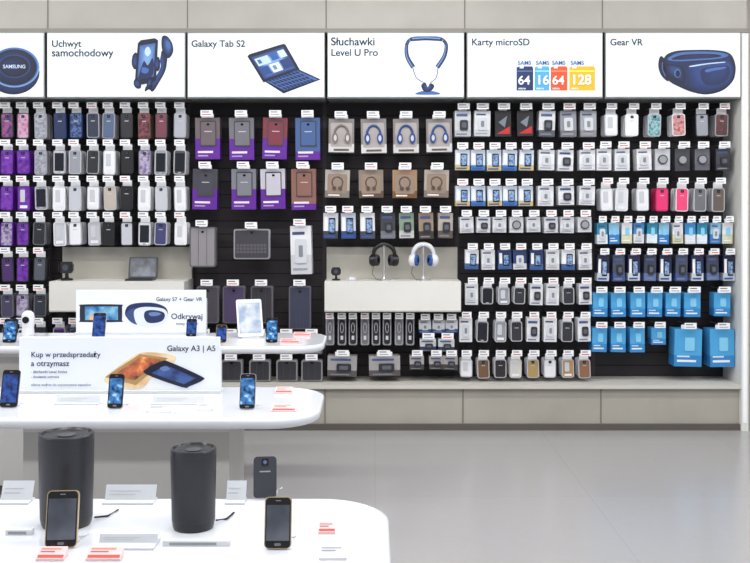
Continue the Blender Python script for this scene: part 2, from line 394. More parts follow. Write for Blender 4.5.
def boxpack(mb, px, pt, pb, w, top, low, split=0.5, deco=None, depth=0.14):
    """carton with coloured halves and product picture"""
    hook(mb, px, pt+2, min(12, w*0.7))
    w = w*0.94
    x = px_x(px)+random.uniform(-0.005, 0.005); W = w*KI; zt = Z(pt+6, DI); zb = Z(pb-0.5, DI)+random.uniform(-0.004,0.004); h = zt-zb
    mb.rb(x, zt+0.012, W*0.5, 0.04, 0.118, 0.121, 0.006, plastic_w)
    o = mb.T; mb.T = Matrix.Translation((x,0.1,zt)) @ Matrix.Rotation(math.radians(random.uniform(-1.5,1.5)),4,'Y') @ Matrix.Rotation(math.radians(random.uniform(-2.5,2.5)),4,'Z') @ Matrix.Translation((-x,-0.1,-zt))
    mb.box(x-W/2, x+W/2, 0.105, 0.105+depth, zb, zb+h*split, low)
    mb.box(x-W/2, x+W/2, 0.105, 0.105+depth, zb+h*split, zt, top)
    y = 0.105
    if deco == 'tablet':
        mb.rb(x+W*0.03, zb+h*0.62, W*0.66, h*0.62, y-0.004, y+0.001, 0.008, M((62,60,66),0.35), 3)
        mb.rb(x+W*0.03, zb+h*0.62, W*0.58, h*0.55, y-0.006, y-0.003, 0.004, top, 3)
        mb.rb(x+W*0.03, zb+h*0.84, 0.02, 0.016, y-0.008, y-0.005, 0.004, M(BLACK,0.2))
        mb.box(x-W*0.12, x+W*0.18, y-0.0068, y-0.006, zb+h*0.66, zb+h*0.68, M((190,190,196),0.4))
        mb.box(x-W*0.4, x+W*0.22, y-0.0015, y, zb+h*0.15, zb+h*0.2, M((226,216,238),0.5))
        mb.box(x-W*0.4, x+W*0.02, y-0.0015, y, zb+h*0.07, zb+h*0.1, M((180,160,204),0.5))
    elif deco == 'headphones':
        c = random.choice([(34,70,140),(30,90,160),(34,34,44),(120,112,108)])
        mb.rb(x, zb+h*0.52, W*0.84, h*0.72, y-0.002, y+0.001, 0.01, M((172,164,160),0.4))
        mb.arc(x, zb+h*0.52, W*0.27, h*0.28, 0, 180, y-0.008, 0.0085, M(c,0.3))
        for sx in (-1,1):
            mb.disk(x+sx*W*0.25, zb+h*0.42, W*0.12, h*0.16, y-0.02, y, M(c,0.35), 16)
            mb.disk(x+sx*W*0.24, zb+h*0.42, W*0.06, h*0.09, y-0.023, y-0.018, M((200,200,206),0.35), 14)
        mb.box(x-W*0.3, x+W*0.3, y-0.0025, y, zb+h*0.04, zb+h*0.1, M((90,80,76),0.5))
    elif deco == 'earset':
        mb.rb(x, zb+h*0.5, W*0.8, h*0.7, y-0.003, y+0.001, 0.012, M((150,130,114),0.25))
        mb.arc(x, zb+h*0.55, W*0.22, h*0.2, -60, 240, y-0.006, 0.004, M((90,76,68),0.35))
        mb.disk(x-W*0.12, zb+h*0.34, 0.014, 0.014, y-0.015, y, M((80,70,64),0.3), 12)
        mb.disk(x+W*0.12, zb+h*0.34, 0.014, 0.014, y-0.015, y, M((80,70,64),0.3), 12)
        mb.box(x-W*0.36, x+W*0.1, y-0.002, y, zb+h*0.06, zb+h*0.11, M((236,230,224),0.5))
    elif deco == 'phone':
        mb.rb(x+W*0.1, zb+h*0.5, W*0.46, h*0.62, y-0.004, y, 0.006, M((26,28,36),0.2))
        mb.rb(x+W*0.1, zb+h*0.5, W*0.36, h*0.5, y-0.005, y-0.003, 0.003, PR((34,80,150),(150,176,206),70))
        mb.box(x-W*0.42, x-W*0.2, y-0.002, y, zb+h*0.3, zb+h*0.85, M((236,238,240),0.5))
        mb.box(x-W*0.42, x+W*0.3, y-0.002, y, zb+h*0.05, zb+h*0.12, M((44,80,150),0.5))
    elif deco == 'gadget':
        mb.rb(x+W*0.06, zb+h*0.44, W*0.5, h*0.4, y-0.012, y, 0.012, M((44,44,52),0.3))
        mb.rb(x+W*0.06, zb+h*0.44, W*0.3, h*0.2, y-0.015, y-0.011, 0.006, M((90,94,104),0.25))
        mb.box(x-W*0.4, x+W*0.3, y-0.002, y, zb+h*0.78, zb+h*0.88, M((70,90,140),0.5))
        mb.box(x-W*0.4, x+W*0.25, y-0.002, y, zb+h*0.06, zb+h*0.12, M((120,124,134),0.5))
    elif deco == 'white':
        mb.rb(x, zb+h*0.48, W*0.56, h*0.5, y-0.010, y, 0.012, M((206,209,214),0.25))
        mb.rb(x, zb+h*0.48, W*0.2, h*0.24, y-0.012, y-0.009, 0.006, M((130,134,142),0.3))
        mb.box(x-W*0.4, x+W*0.2, y-0.002, y, zb+h*0.82, zb+h*0.88, M((60,70,110),0.5))
        mb.box(x-W*0.4, x+W*0.3, y-0.002, y, zb+h*0.08, zb+h*0.13, M((150,154,164),0.5))
    elif deco == 'tri':
        mb.prism([(x-W*0.42,zb+h*0.1),(x+W*0.42,zb+h*0.1),(x+W*0.42,zb+h*0.4)], y-0.003, y, M((190,40,36),0.4))
        mb.prism([(x-W*0.3,zb+h*0.55),(x+W*0.1,zb+h*0.35),(x+W*0.25,zb+h*0.8)], y-0.005, y, M((120,126,138),0.3))
    elif deco == 'label':
        mb.rb(x+W*0.05, zb+h*0.6, W*0.36, h*0.36, y-0.006, y, 0.008, M((130,200,234),0.25))
        mb.box(x-W*0.4, x+W*0.3, y-0.002, y, zb+h*0.12, zb+h*0.18, M((226,234,240),0.5))
        mb.box(x-W*0.4, x+W*0.06, y-0.002, y, zb+h*0.25, zb+h*0.29, M((206,222,236),0.5))
    elif deco == 'card':
        mb.prism([(x-W*0.3,zb+h*0.15),(x+W*0.25,zb+h*0.15),(x+W*0.25,zb+h*0.6),(x+W*0.12,zb+h*0.7),(x-W*0.3,zb+h*0.7)], y-0.005, y, PR((200,120,50),(40,60,120),90))
    elif deco == 'round':
        mb.disk(x, zb+h*0.5, W*0.33, W*0.33, y-0.012, y, M((60,60,68),0.3), 20)
        mb.disk(x, zb+h*0.5, W*0.25, W*0.25, y-0.014, y-0.011, M((150,152,158),0.3), 20)
    mb.T = o

def cable(mb, px, pt, pb, w=9, c=DARK):
    hook(mb, px, pt+2, 8); x = px_x(px); W = w*KI; zt = Z(pt+4, DI); zb = Z(pb, DI); zc = (zt+zb)/2; h = zt-zb
    dup(mb, x, zc, W, h, 0.01, M((150,150,156),0.3), 2)
    mb.rb(x, zc, W, h, 0.11, 0.124, 0.012, M((160,161,168),0.25), 3)
    mb.rb(x, zc-h*0.02, W*0.72, h*0.86, 0.104, 0.111, 0.014, asmat(c), 3)
    mb.arc(x, zc+h*0.12, W*0.18, h*0.18, 0, 360, 0.101, 0.0025, M((190,190,196),0.4), 12, 5)
    mb.box(x-W*0.15, x+W*0.15, 0.1, 0.105, zc-h*0.3, zc-h*0.16, M((200,201,206),0.4))

P1 = PR((44,44,96),(150,80,130),40); P2_ = PR((20,30,76),(80,108,160),60); P3 = PR((60,28,40),(130,66,80),40)
P4 = PR((176,176,184),(132,136,150),60); P5 = PR((110,80,136),(174,166,190),50); P6 = PR((170,104,140),(200,160,186),50)
clear = M((194,196,204), 0.15); silver = M((164,166,176), 0.25, 0.4); offw = M((232,233,237), 0.3)
PP = PR((80,22,130),(118,54,172),30)

# section A+B : phone cases
mb = MB()
xs = [8,24,41]; xb = [60,76,94,110,127,145,162,181]
r1 = [P1,P6,P4,M(NAVY),P2_,M((40,48,70)),M((80,96,130)),M((36,36,44)),P3,M((116,56,74)),M((170,172,182))]
e1 = [DARK,DARK,SILVER,NAVY,NAVY,SILVER,SILVER,BLACK,BROWN,DARK,SILVER]
for x_, c, e in zip(xs+xb, r1, e1): case(mb, x_, 104, 139, c, edge=e, style=0)
r2 = [(PP,PURPLE,0),(PP,PURPLE,0),(P4,SILVER,0),(clear,SILVER,1),(silver,LGREY,0),(M(DARK),SILVER,0),(offw,LGREY,2),(M(BLACK),BLACK,0),(P5,GREY,0),(silver,LGREY,1),(M((70,66,72)),LGREY,1)]
for x_, (c, e, s) in zip(xs+xb, r2): case(mb, x_, 141, 175, c, edge=e, style=s)
r3 = [(PP,PURPLE,0),(PP,PURPLE,2),(P4,LGREY,1),(offw,WHITE,2),(clear,LGREY,0),(offw,LGREY,2),(M((184,172,162)),LGREY,0),(M(BLACK),DARK,0),(offw,WHITE,2),(clear,LGREY,0),(offw,LGREY,2)]
for x_, (c, e, s) in zip(xs+xb, r3): case(mb, x_, 177, 211, c, edge=e, style=s)
r4 = [(P5,PURPLE,0),(PP,DARK,0),(M(DARK),GREY,0),(clear,WHITE,2),(offw,LGREY,0),(M((184,184,192)),LGREY,2),(M(BLACK),DARK,0),(clear,DARK,0),(offw,LGREY,1),(M((60,60,110)),LGREY,0),(offw,WHITE,2)]
for x_, (c, e, s) in zip(xs+xb, r4): case(mb, x_, 213, 246, c, edge=e, style=s)
for x_, c in zip(xs, (M((70,40,100)),PP,M((80,84,96)))): case(mb, x_, 248, 282, c, edge=DARK)
for x_, c in zip(xs, (M((66,60,90)),P5,M((44,48,60)))): case(mb, x_, 285, 317, c, edge=GREY)
for r in ((318,348),(351,380)):
    for x_ in xs+xb: case(mb, x_, r[0], r[1], random.choice([P2_,M(DARK),offw,silver,PP]), edge=random.choice([DARK,SILVER]), style=random.choice([0,1]))
for x0_ in (-12,-28,-44,-60,-76):
    for r in ((104,139),(141,175),(177,211),(213,246),(248,282),(285,317),(351,380)):
        case(mb, x0_, r[0], r[1], random.choice([P2_,M(DARK),offw,silver,P1]), edge=random.choice([DARK,SILVER]), style=random.choice([0,1]))
mb.build('phone_case_rack')

# section C : tablet covers
mb = MB()
for x_ , tp in zip((208,242,276,308), ((104,92,96),(110,108,116),(120,48,62),(64,92,144))):
    boxpack(mb, x_, 112, 160, 26, M(tp,0.4), M(PURPLE,0.4), 0.5 if x_!=308 else 0.2, 'tablet', 0.1)
for x_ , tp in zip((206,244,273,303), ((64,62,74),(120,120,130),(190,186,198),(134,92,82))):
    boxpack(mb, x_, 163, 210, 26, M(tp,0.4), M(PURPLE,0.4), 0.5 if x_!=303 else 0.15, 'tablet', 0.1)
def folio(mb, px, pt, pb, w, c, c2):
    hook(mb, px, pt+1, 12); x = px_x(px); W = w*KI; zt = Z(pt+5, DI); zb = Z(pb, DI); h = zt-zb; zc = (zt+zb)/2
    mb.rb(x, zt+0.01, W*0.3, 0.04, 0.118, 0.121, 0.006, plastic_w)
    dup(mb, x, zc, W, h, 0.012, asmat(c2), 2)
    mb.rb(x, zc, W, h, 0.106, 0.13, 0.014, asmat(c2), 3)
    mb.rb(x, zc, W-0.02, h-0.02, 0.102, 0.107, 0.01, asmat(c), 3)
    if w < 30:
        for i in (-1,1): mb.box(x+i*W*0.16-0.0012, x+i*W*0.16+0.0012, 0.1005, 0.1025, zc-h/2+0.014, zc+h/2-0.014, M((70,70,76),0.5))
    else:
        for r in range(3):
            for q_ in range(9): mb.box(x-W*0.42+q_*W*0.094, x-W*0.42+q_*W*0.094+W*0.07, 0.1, 0.1025, zc-h*0.3+r*h*0.11, zc-h*0.3+r*h*0.11+h*0.08, M((90,88,94),0.5))
    mb.rb(x, zc+h*0.38, 0.018, 0.014, 0.0995, 0.1025, 0.004, M(BLACK,0.2))
folio(mb, 203, 222, 267, 26, M((140,136,140),0.4), M((96,94,100),0.4))
folio(mb, 252, 224, 259, 36, M((62,60,66),0.4), M((150,150,156),0.4))
boxpack(mb, 300, 220, 275, 22, M((225,226,230),0.4), M((200,200,206),0.4), 0.4, 'white', 0.1)
for x_, c in ((208,(70,66,74)),(234,(72,60,94)),(262,(50,48,54)),(300,(56,60,80))):
    folio(mb, x_, 281, 323 if x_ < 280 else 329, 22, M(c,0.4), M((98,94,102),0.4))
for x_ in (205,232,260,287,312): folio(mb, x_, 330, 354, 21, M((130,130,136),0.4), M((90,90,96),0.4))
for x_ in (205,232,260,287,312): folio(mb, x_, 355, 381, 21, M((50,50,56),0.4), M((140,140,144),0.4))
mb.build('tablet_cover_rack')

# section D : headphones and cables
mb = MB()
for x_ in (341,373,406,439): boxpack(mb, x_, 113, 153, 27, M((134,128,128),0.4), M((206,204,204),0.4), 0.25, 'headphones', 0.12)
for x_, c in ((338,(172,166,160)),(371,(136,122,110)),(405,(160,126,96)),(437,(170,160,150))):
    boxpack(mb, x_, 164, 198, 26, M(c,0.4), M((c[0]-50,c[1]-50,c[2]-50),0.4), 0.25, 'earset', 0.12)
for x_, a, b, d in ((331,(210,210,216),(50,60,84),'phone'),(348,(190,196,210),(40,70,130),'phone'),(367,(216,218,222),(60,66,80),'phone'),(387,(60,60,66),(110,114,124),'gadget'),(406,(130,150,130),(190,190,190),'gadget'),(425,(150,130,112),(60,50,46),'gadget'),(445,(176,166,158),(90,80,74),'gadget')):
    boxpack(mb, x_, 207, 239, 15.5, M(a,0.4), M(b,0.4), 0.3, d, 0.1)
for i, x_ in enumerate((330,342,353,365,376,387,399,410)): cable(mb, x_, 313, 345, 8.4, DARK if i % 3 else (110,110,116))
for x_ in (425,438,451): boxpack(mb, x_, 314, 333, 13, M((206,208,212)), M((50,80,140)), 0.3, 'white', 0.1)
for x_ in (428,447): boxpack(mb, x_, 333, 352, 17, M((206,208,212)), M((50,60,90)), 0.4, 'gadget', 0.1)
for x_, w in ((343,31),(384,33)): boxpack(mb, x_, 350, 376, w, M((160,156,158),0.4), M((84,78,80),0.4), 0.3, 'gadget', 0.12)
for x_ in (417,436,451): boxpack(mb, x_, 350, 370, 15, M((176,170,168)), M((70,64,64)), 0.4, 'gadget', 0.1)
mb.build('headphone_package_rack')

# section E : chargers, cards, covers
mb = MB()
for x_, t, l, d in ((463,(200,202,206),(180,182,190),'gadget'),(482,(216,218,222),(196,198,204),'white'),(503,(24,24,30),(30,30,36),'tri'),(525,(24,24,30),(30,30,36),'tri'),(547,(216,216,222),(80,84,96),'gadget'),(568,(140,142,150),(110,110,118),'white'),(588,(160,164,172),(130,130,138),'white')):
    boxpack(mb, x_, 105, 137, 17, M(t,0.4), M(l,0.4), 0.25, d, 0.1)
for (a, b) in ((144,171),(180,206)):
    for k, x_ in enumerate((462,478,494,510,526)):
        boxpack(mb, x_, a, b, 15.3, M((204,214,228),0.4), M((56,110,176) if k % 2 else (196,176,120),0.4), 0.25, 'phone', 0.1)
    for k, x_ in enumerate((546,566,587)): boxpack(mb, x_, a, b, 16.5, M((226,228,232),0.4), M((210,212,218),0.4), 0.3, ['white','gadget','white'][k], 0.1)
for (a, b, opt) in ((211,233,'g'),(244,270,'m'),(278,305,'d'),(312,342,'d'),(350,378,'t')):
    base = (472,488,504,520,536,552,568,585) if opt == 'm' or a == 278 else (466,483,500,516,533,550,567,584)
    for k, x_ in enumerate(base):
        if opt == 'g': boxpack(mb, x_, a, b, 14.5, M((216,218,222)), M((196,198,204)) , 0.3, ['white','gadget','white','round'][k%4], 0.1)
        elif opt == 'm': boxpack(mb, x_, a, b, 14, M((224,226,230)) if k not in (2,3,4) else M((40,60,110)), M((206,208,214)) if k%2 else M((60,90,140)), 0.3, ['phone','white'][k%2], 0.1)
        elif opt == 'd':
            if k in (1,2,3,6): case(mb, x_, a, b, M((44,44,52)) if k != 2 else silver, w=11.5, edge=LGREY, style=k%3)
            else: boxpack(mb, x_, a, b, 13.5, M((228,229,232)), M((216,218,224)), 0.3, ['white','gadget','white'][k%3], 0.1)
        else: case(mb, x_, a, b, M([(224,224,228),(110,80,58),(40,36,40),(206,200,190),(166,140,90),(226,226,230),(170,134,92),(136,98,74)][k],0.35), w=12, edge=LGREY, style=2 if k%3==0 else 0)
mb.build('charger_and_memory_card_rack')

# section F : smartwatch straps, powerbanks
mb = MB()
for x_, c, e, s in ((610,offw,LGREY,2),(632,offw,WHITE,0),(654,PR((50,120,130),(150,190,194),60),LGREY,0),(678,PR((170,60,66),(200,150,150),50),WHITE,0),(701,silver,DARK,0),(722,PR((110,56,56),(70,50,52),50),SILVER,0)):
    case(mb, x_, 105, 137, c, edge=e, style=s, w=13)
for x_, t, d in ((604,(228,228,232),'white'),(622,(222,224,228),'white'),(643,(230,230,232),'white'),(662,(196,198,204),'round'),(682,(70,70,76),'round'),(701,(100,100,108),'round'),(722,(60,60,66),'gadget')):
    boxpack(mb, x_, 143, 171, 15.5, M(t,0.35), M((t[0]-10,t[1]-10,t[2]-8),0.35), 0.3, d, 0.1)
for x_, c, e, st in ((606,(230,230,234),LGREY,2),(622,(214,216,222),WHITE,2),(642,(232,232,236),LGREY,2),(661,PINK,(190,40,90),0),(681,(236,70,120),(226,226,230),0),(699,(110,110,116),LGREY,0),(718,(100,88,80),LGREY,0)):
    case(mb, x_, 179, 212, M(c,0.35), edge=e, style=st, w=12.5)
for k in range(11):
    x_ = 601+k*12.6
    boxpack(mb, x_, 217, 244, 10.8, M([(40,136,168),(140,190,220),(226,226,230),(60,140,200)][k%4],0.4), M([(216,226,232),(50,120,190),(206,204,170),(220,222,228)][k%4],0.4), 0.45, 'white' if k % 3 == 0 else 'label', 0.1)
for k in range(9):
    x_ = 603+k*15.6
    boxpack(mb, x_, 249, 281, 12.5, M([(30,34,66),(70,76,96),(34,40,80),(60,64,84)][k%4],0.4), M([(190,196,206),(64,84,140),(200,204,212),(90,110,160)][k%4],0.4), 0.3, 'gadget' if k % 2 else 'phone', 0.1)
blu = M((74,162,216),0.4); blu2 = M((50,132,196),0.4)
for k, x_ in enumerate((600,618,637,655,673,692,722)):
    boxpack(mb, x_, 287, 317, 15.5 if k < 5 else 17, blu, blu2, 0.35, 'label', 0.12)
for k, x_ in enumerate((600,618,637)): boxpack(mb, x_, 322, 352, 15.5, blu, blu2, 0.35, 'label', 0.12)
boxpack(mb, 658, 322, 345, 15, blu, blu2, 0.35, 'label', 0.12)
for x_, w in ((688,29),(721,26)): boxpack(mb, x_, 323, 367, w, blu, blu2, 0.3, 'label', 0.14)
mb.build('power_bank_and_watch_strap_rack')

# ---------------------------------------------------------------- demo shelves
shw = M((222,220,215), 0.4, 0, 0, 0.015)
for a, b in ((49,184),(324.5,461)):
    mb = MB(); x0, x1 = X(a,7), X(b,7)
    zt = Z(281.5,7); zb = Z(312,7)
    mb.box(x0, x1, 0.0, 0.357, zb, zt, shw)
    mb.box(x0, x1, 0.30, 0.357, zt, Z(247,7.3), M((188,184,174),0.5,0,0,0.02))
    mb.box(x0, x1, -0.004, 0.0, zb+0.006, zb+0.010, M((170,166,158)))
    mb.build('demo_shelf', bevel=0.004)
ZS = Z(281.5,7)+0.0003
def headphones(px, cA, cB):
    mb = MB(); x = X(px, 7.12); y = 0.14; hb = 0.265
    mb.lathe([(0,ZS),(0.055,ZS),(0.055,ZS+0.008),(0.012,ZS+0.014),(0.008,ZS+0.03),(0.008,ZS+hb-0.02),(0.02,ZS+hb-0.012),(0,ZS+hb-0.006)], x, y, M((200,200,204),0.2,0.6), 20)
    R = 0.078
    pts = [(x+R*math.cos(math.radians(a)), y, ZS+hb-R+R*math.sin(math.radians(a))) for a in range(-10,191,10)]
    mb.tube(pts, [0.012+0.006*math.sin(i/20*math.pi) for i in range(21)], M(cA,0.3), 10)
    for s in (-1,1):
        mb.T = Matrix.Translation((x+s*R, y, ZS+hb-R-0.04)) @ Matrix.Rotation(math.radians(20*s), 4, 'Z') @ Matrix.Rotation(math.radians(90), 4, 'Y')
        mb.lathe([(0,-0.022),(0.036,-0.022),(0.045,-0.012),(0.045,0.012),(0.036,0.022),(0,0.022)], 0, 0, M(cA,0.35), 24)
        mb.T = Matrix.Translation((x+s*(R-0.026), y, ZS+hb-R-0.04)) @ Matrix.Rotation(math.radians(20*s), 4, 'Z') @ Matrix.Rotation(math.radians(90), 4, 'Y')
        mb.lathe([(0.018,-0.014),(0.040,-0.012),(0.043,0),(0.040,0.012),(0.018,0.014)], 0, 0, M(cB,0.7), 24)
        mb.T = Matrix.Identity(4)
    mb.tube([(x-R,y,ZS+hb-R-0.08),(x-R-0.01,y,ZS+0.05),(x-0.06,y-0.01,ZS+0.006),(x-0.02,y-0.06,ZS+0.004)], 0.002, M(BLACK), 5)
    mb.build('headphones')
headphones(384, (22,22,26), (40,40,44)); headphones(423.5, (220,222,226), (50,90,160))
mb = MB(); x = X(140, 7.1); y = 0.11
mb.box(x-0.1, x+0.1, y-0.055, y+0.07, ZS, ZS+0.012, M((60,60,66),0.3,0.3))
for r in range(4):
    for c in range(10): mb.box(x-0.09+c*0.018, x-0.075+c*0.018, y-0.045+r*0.02, y-0.03+r*0.02, ZS+0.012, ZS+0.015, M(BLACK,0.4))
mb.T = Matrix.Translation((x, y+0.07, ZS+0.012)) @ Matrix.Rotation(math.radians(-14), 4, 'X')
mb.rb(0, 0.08, 0.215, 0.16, 0, 0.008, 0.008, M((24,24,28),0.3))
mb.rb(0, 0.08, 0.19, 0.135, -0.001, 0.001, 0.003, PR((26,32,46),(90,100,118),12,0.15))
mb.T = Matrix.Identity(4)
mb.build('tablet_with_keyboard')
for px in (66, 336):
    s = 1.0 if px == 66 else 0.7
    mb = MB(); x = X(px, 7.1); y = 0.12
    mb.lathe([(0,ZS),(0.045*s,ZS),(0.043*s,ZS+0.012*s),(0.014*s,ZS+0.02*s),(0.011*s,ZS+0.06*s),(0,ZS+0.06*s)], x, y, M(BLACK,0.35), 20)
    mb.rb(x, ZS+0.095*s, 0.085*s, 0.085*s, y-0.03*s, y+0.005, 0.012*s, M(DARK,0.35))
    mb.disk(x, ZS+0.095*s, 0.022*s, 0.022*s, y-0.036*s, y-0.029*s, M((70,74,84),0.15), 18)
    for sx in (-1,1): mb.rb(x+sx*0.046*s, ZS+0.095*s, 0.01*s, 0.05*s, y-0.045*s, y, 0.004*s, M(BLACK,0.4))
    mb.build('car_phone_holder')
mb = MB(); x = X(352,7.1); mb.lathe([(0,ZS),(0.03,ZS),(0.033,ZS+0.01),(0.028,ZS+0.025),(0,ZS+0.03)], x, 0.1, M((206,206,210),0.3), 20); mb.build('wireless_charging_puck')

# ---------------------------------------------------------------- tables
TH = 0.85
tw = M((222,225,233), 0.12, 0, 0, 0.006, 0.3)
def table(x0, x1, d0, d1, rad, ped, thick=0.04):
    """d0/d1 : distance range from the camera line"""
    mb = MB(); y0, y1 = d0-7, d1-7
    ring = []
    n = 12
    for (cx, cy, a0) in ((x1-rad,y1-rad,0),(x0+rad,y1-rad,90),(x0+rad,y0+rad,180),(x1-rad,y0+rad,270)):
        for i in range(n+1):
            a = math.radians(a0+90*i/n); ring.append((cx+rad*math.cos(a), cy+rad*math.sin(a)))
    k = len(ring)
    prof = [(0.012,TH-thick),(0.0,TH-thick+0.010),(0.0,TH-0.010),(0.004,TH-0.003),(0.012,TH)]
    cx, cy = (x0+x1)/2, (y0+y1)/2
    vs = []
    for ins, z_ in prof:
        for (px, py) in ring:
            dx, dy = px-cx, py-cy
            vs.append((cx+dx*(1-ins/(abs(x1-x0)/2)), cy+dy*(1-ins/(abs(y1-y0)/2)), z_))
    fs = []
    for j in range(len(prof)-1):
        for i in range(k): fs.append((j*k+i, j*k+(i+1)%k, (j+1)*k+(i+1)%k, (j+1)*k+i))
    mb.add(vs, fs, tw, True)
    mb.add(vs[-k:], [list(range(k))], tw); mb.add(vs[:k], [list(range(k-1,-1,-1))], tw)
    pc = M((180,178,175), 0.4, 0, 0, 0.02)
    for (a, b) in ped:
        mb.box(a, b, y0+0.10, y1-0.12, 0.06, TH-thick, pc)
        mb.box(a+0.03, b-0.03, y0+0.13, y1-0.15, 0.0, 0.06, M((90,88,86),0.5))
        m_ = a+(b-a)*0.08
        mb.box(m_-0.003, m_+0.003, y0+0.098, y0+0.101, 0.06, TH-thick, M((130,126,120)))
        mb.box(a, b, y0+0.096, y0+0.10, TH-thick-0.03, TH-thick, M((204,202,198)))
    return mb.build('display_table')
table(-2.9, -0.285, 5.30, 5.91, 0.16, [(-2.3,-1.05)])
table(-2.1, -0.205, 3.47, 4.10, 0.19, [(-1.30,-0.54)])
table(-1.7, 0.035, 1.72, 2.52, 0.17, [(-1.3,-0.45)])

def onT(px, py):
    """world x,y of a point on a table top"""
    s = (py-210)/(CAMZ-TH); return (px-375)/s, F/s-7
def phone(px, py, w=0.068, h=0.14, tilt=28, yaw=0, frame=(40,40,46), screen=None, stand=(215,216,218), rear=False):
    x, y = onT(px, py)
    mb = MB(); z0 = TH+0.0003
    lift = 0.0095*math.sin(math.radians(tilt))+0.0005
    mb.lathe([(0,z0),(0.028,z0),(0.028,z0+0.006),(0.012,z0+0.01),(0.010,z0+0.045),(0,z0+0.045)], x, y+0.045, M(stand,0.25), 20)
    mb.T = Matrix.Translation((x, y, z0+lift)) @ Matrix.Rotation(math.radians(yaw), 4, 'Z') @ Matrix.Rotation(math.radians(-tilt), 4, 'X')
    zc = h/2
    mb.rb(0, zc, w, h, 0, 0.0085, 0.010, M(frame,0.25,0.6), 5)
    mb.rb(0, zc, w-0.004, h-0.003, -0.0012, 0.001, 0.009, M((14,15,20) if not rear else (60,62,70),0.12), 5)
    if not rear:
        mb.rb(0, zc, w-0.009, h-0.034, -0.0017, 0, 0.001, screen or M((20,22,30),0.08), 2)
        mb.rb(0, zc-h/2+0.009, 0.015, 0.006, -0.0019, 0, 0.003, M((110,110,116),0.3))
        mb.rb(0, zc+h/2-0.008, 0.012, 0.002, -0.0019, 0, 0.001, M((120,120,126),0.3))
    else:
        mb.rb(0, zc+h*0.36, 0.018, 0.018, -0.004, 0, 0.004, M((24,24,28),0.2)); mb.disk(0, zc+h*0.36, 0.005, 0.005, -0.005, -0.003, M((90,110,150),0.1))
        mb.box(-0.014, 0.014, -0.0015, 0, zc+h*0.12, zc+h*0.15, M((160,162,170),0.3))
    mb.box(-0.012, 0.012, 0.0085, 0.014, zc-0.03, zc+0.005, M((190,190,194),0.3))
    mb.T = Matrix.Identity(4)
    mb.tube([(x,y+0.045,z0+0.008),(x+0.03,y+0.07,z0+0.004),(x+0.035,y+0.09,z0+0.003)], 0.0022, M((220,220,222)), 6)
    return mb.build('smartphone')
scr = PR((14,28,66),(60,120,180),40,0.1,(160,195,220),0.15)
scr2 = PR((14,18,40),(40,70,140),35,0.1,None,0.2)
scg = PR((40,44,54),(96,100,110),6,0.08)
phone(60.5, 549, 0.070, 0.122, 12, 4, (206,184,142), scg)
phone(277.5, 550, 0.060, 0.110, 12, 0, (200,178,142), scg)
phone(265, 499, 0.060, 0.104, 14, 6, (90,90,96), rear=True)
phone(114.5, 409, 0.057, 0.128, 16, 0, (60,60,70), scr)
phone(247, 410, 0.060, 0.132, 16, 0, (200,200,206), scr)
phone(8, 408, 0.066, 0.140, 16, 0, (60,60,70), scr2)
phone(271.5, 343, 0.066, 0.14, 16, 0, (60,60,70), scr)
phone(98, 341, 0.076, 0.16, 16, 0, (190,190,196), scr2)
phone(191, 337, 0.060, 0.105, 16, 0, (60,60,70), scr2)
phone(9, 343, 0.076, 0.135, 16, 0, (60,60,70), scr)
phone(221, 343, 0.060, 0.10, 16, 0, (200,170,110), scr2)
# white tablet on far table
mb = MB(); x, y = onT(251, 338)
mb.T = Matrix.Translation((x, y, TH+0.006)) @ Matrix.Rotation(math.radians(18), 4, 'Z') @ Matrix.Rotation(math.radians(-20), 4, 'X')
mb.rb(0, 0.115, 0.15, 0.225, 0, 0.008, 0.010, M((226,226,228),0.3), 4)
mb.rb(0, 0.115, 0.13, 0.185, -0.001, 0.001, 0.002, PR((206,210,218),(150,166,190),14,0.15))
mb.box(-0.03, 0.03, 0.008, 0.02, 0.02, 0.08, M((200,200,204)))
mb.T = Matrix.Identity(4)
mb.box(x-0.05, x+0.05, y-0.02, y+0.06, TH+0.0003, TH+0.006, M((210,210,214),0.3)); mb.build('tablet')
# white bottle shaped camera on the far table
mb = MB(); x, y = onT(28, 336); z0 = TH
mb.lathe([(0,z0),(0.036,z0),(0.038,z0+0.01),(0.034,z0+0.05),(0.036,z0+0.06),(0.040,z0+0.10),(0.034,z0+0.135),(0.018,z0+0.15),(0,z0+0.152)], x, y, M((222,222,228),0.25), 24)
mb.disk(x, z0+0.1, 0.02, 0.02, y-0.044, y-0.03, M(BLACK,0.1), 18)
mb.build('panoramic_camera')

# ---------------------------------------------------------------- speakers
def speaker_mat():
    m = bpy.data.materials.new('speaker_mesh'); m.use_nodes = True
    nt = m.node_tree; b = nt.nodes['Principled BSDF']
    tc = nt.nodes.new('ShaderNodeTexCoord'); v = nt.nodes.new('ShaderNodeTexVoronoi'); v.inputs['Scale'].default_value = 600
    r = nt.nodes.new('ShaderNodeValToRGB')
    r.color_ramp.elements[0].position = 0.1; r.color_ramp.elements[0].color = lin((24,24,29))
    r.color_ramp.elements[1].position = 0.7; r.color_ramp.elements[1].color = lin((42,43,50))
    nt.links.new(tc.outputs['Object'], v.inputs['Vector']); nt.links.new(v.outputs['Distance'], r.inputs['Fac'])
    nt.links.new(r.outputs['Color'], b.inputs['Base Color'])
    b.inputs['Roughness'].default_value = 0.42
    return m
spm = speaker_mat(); cap = M((46,48,54),0.3,0.2); capd = M((20,20,24),0.3)
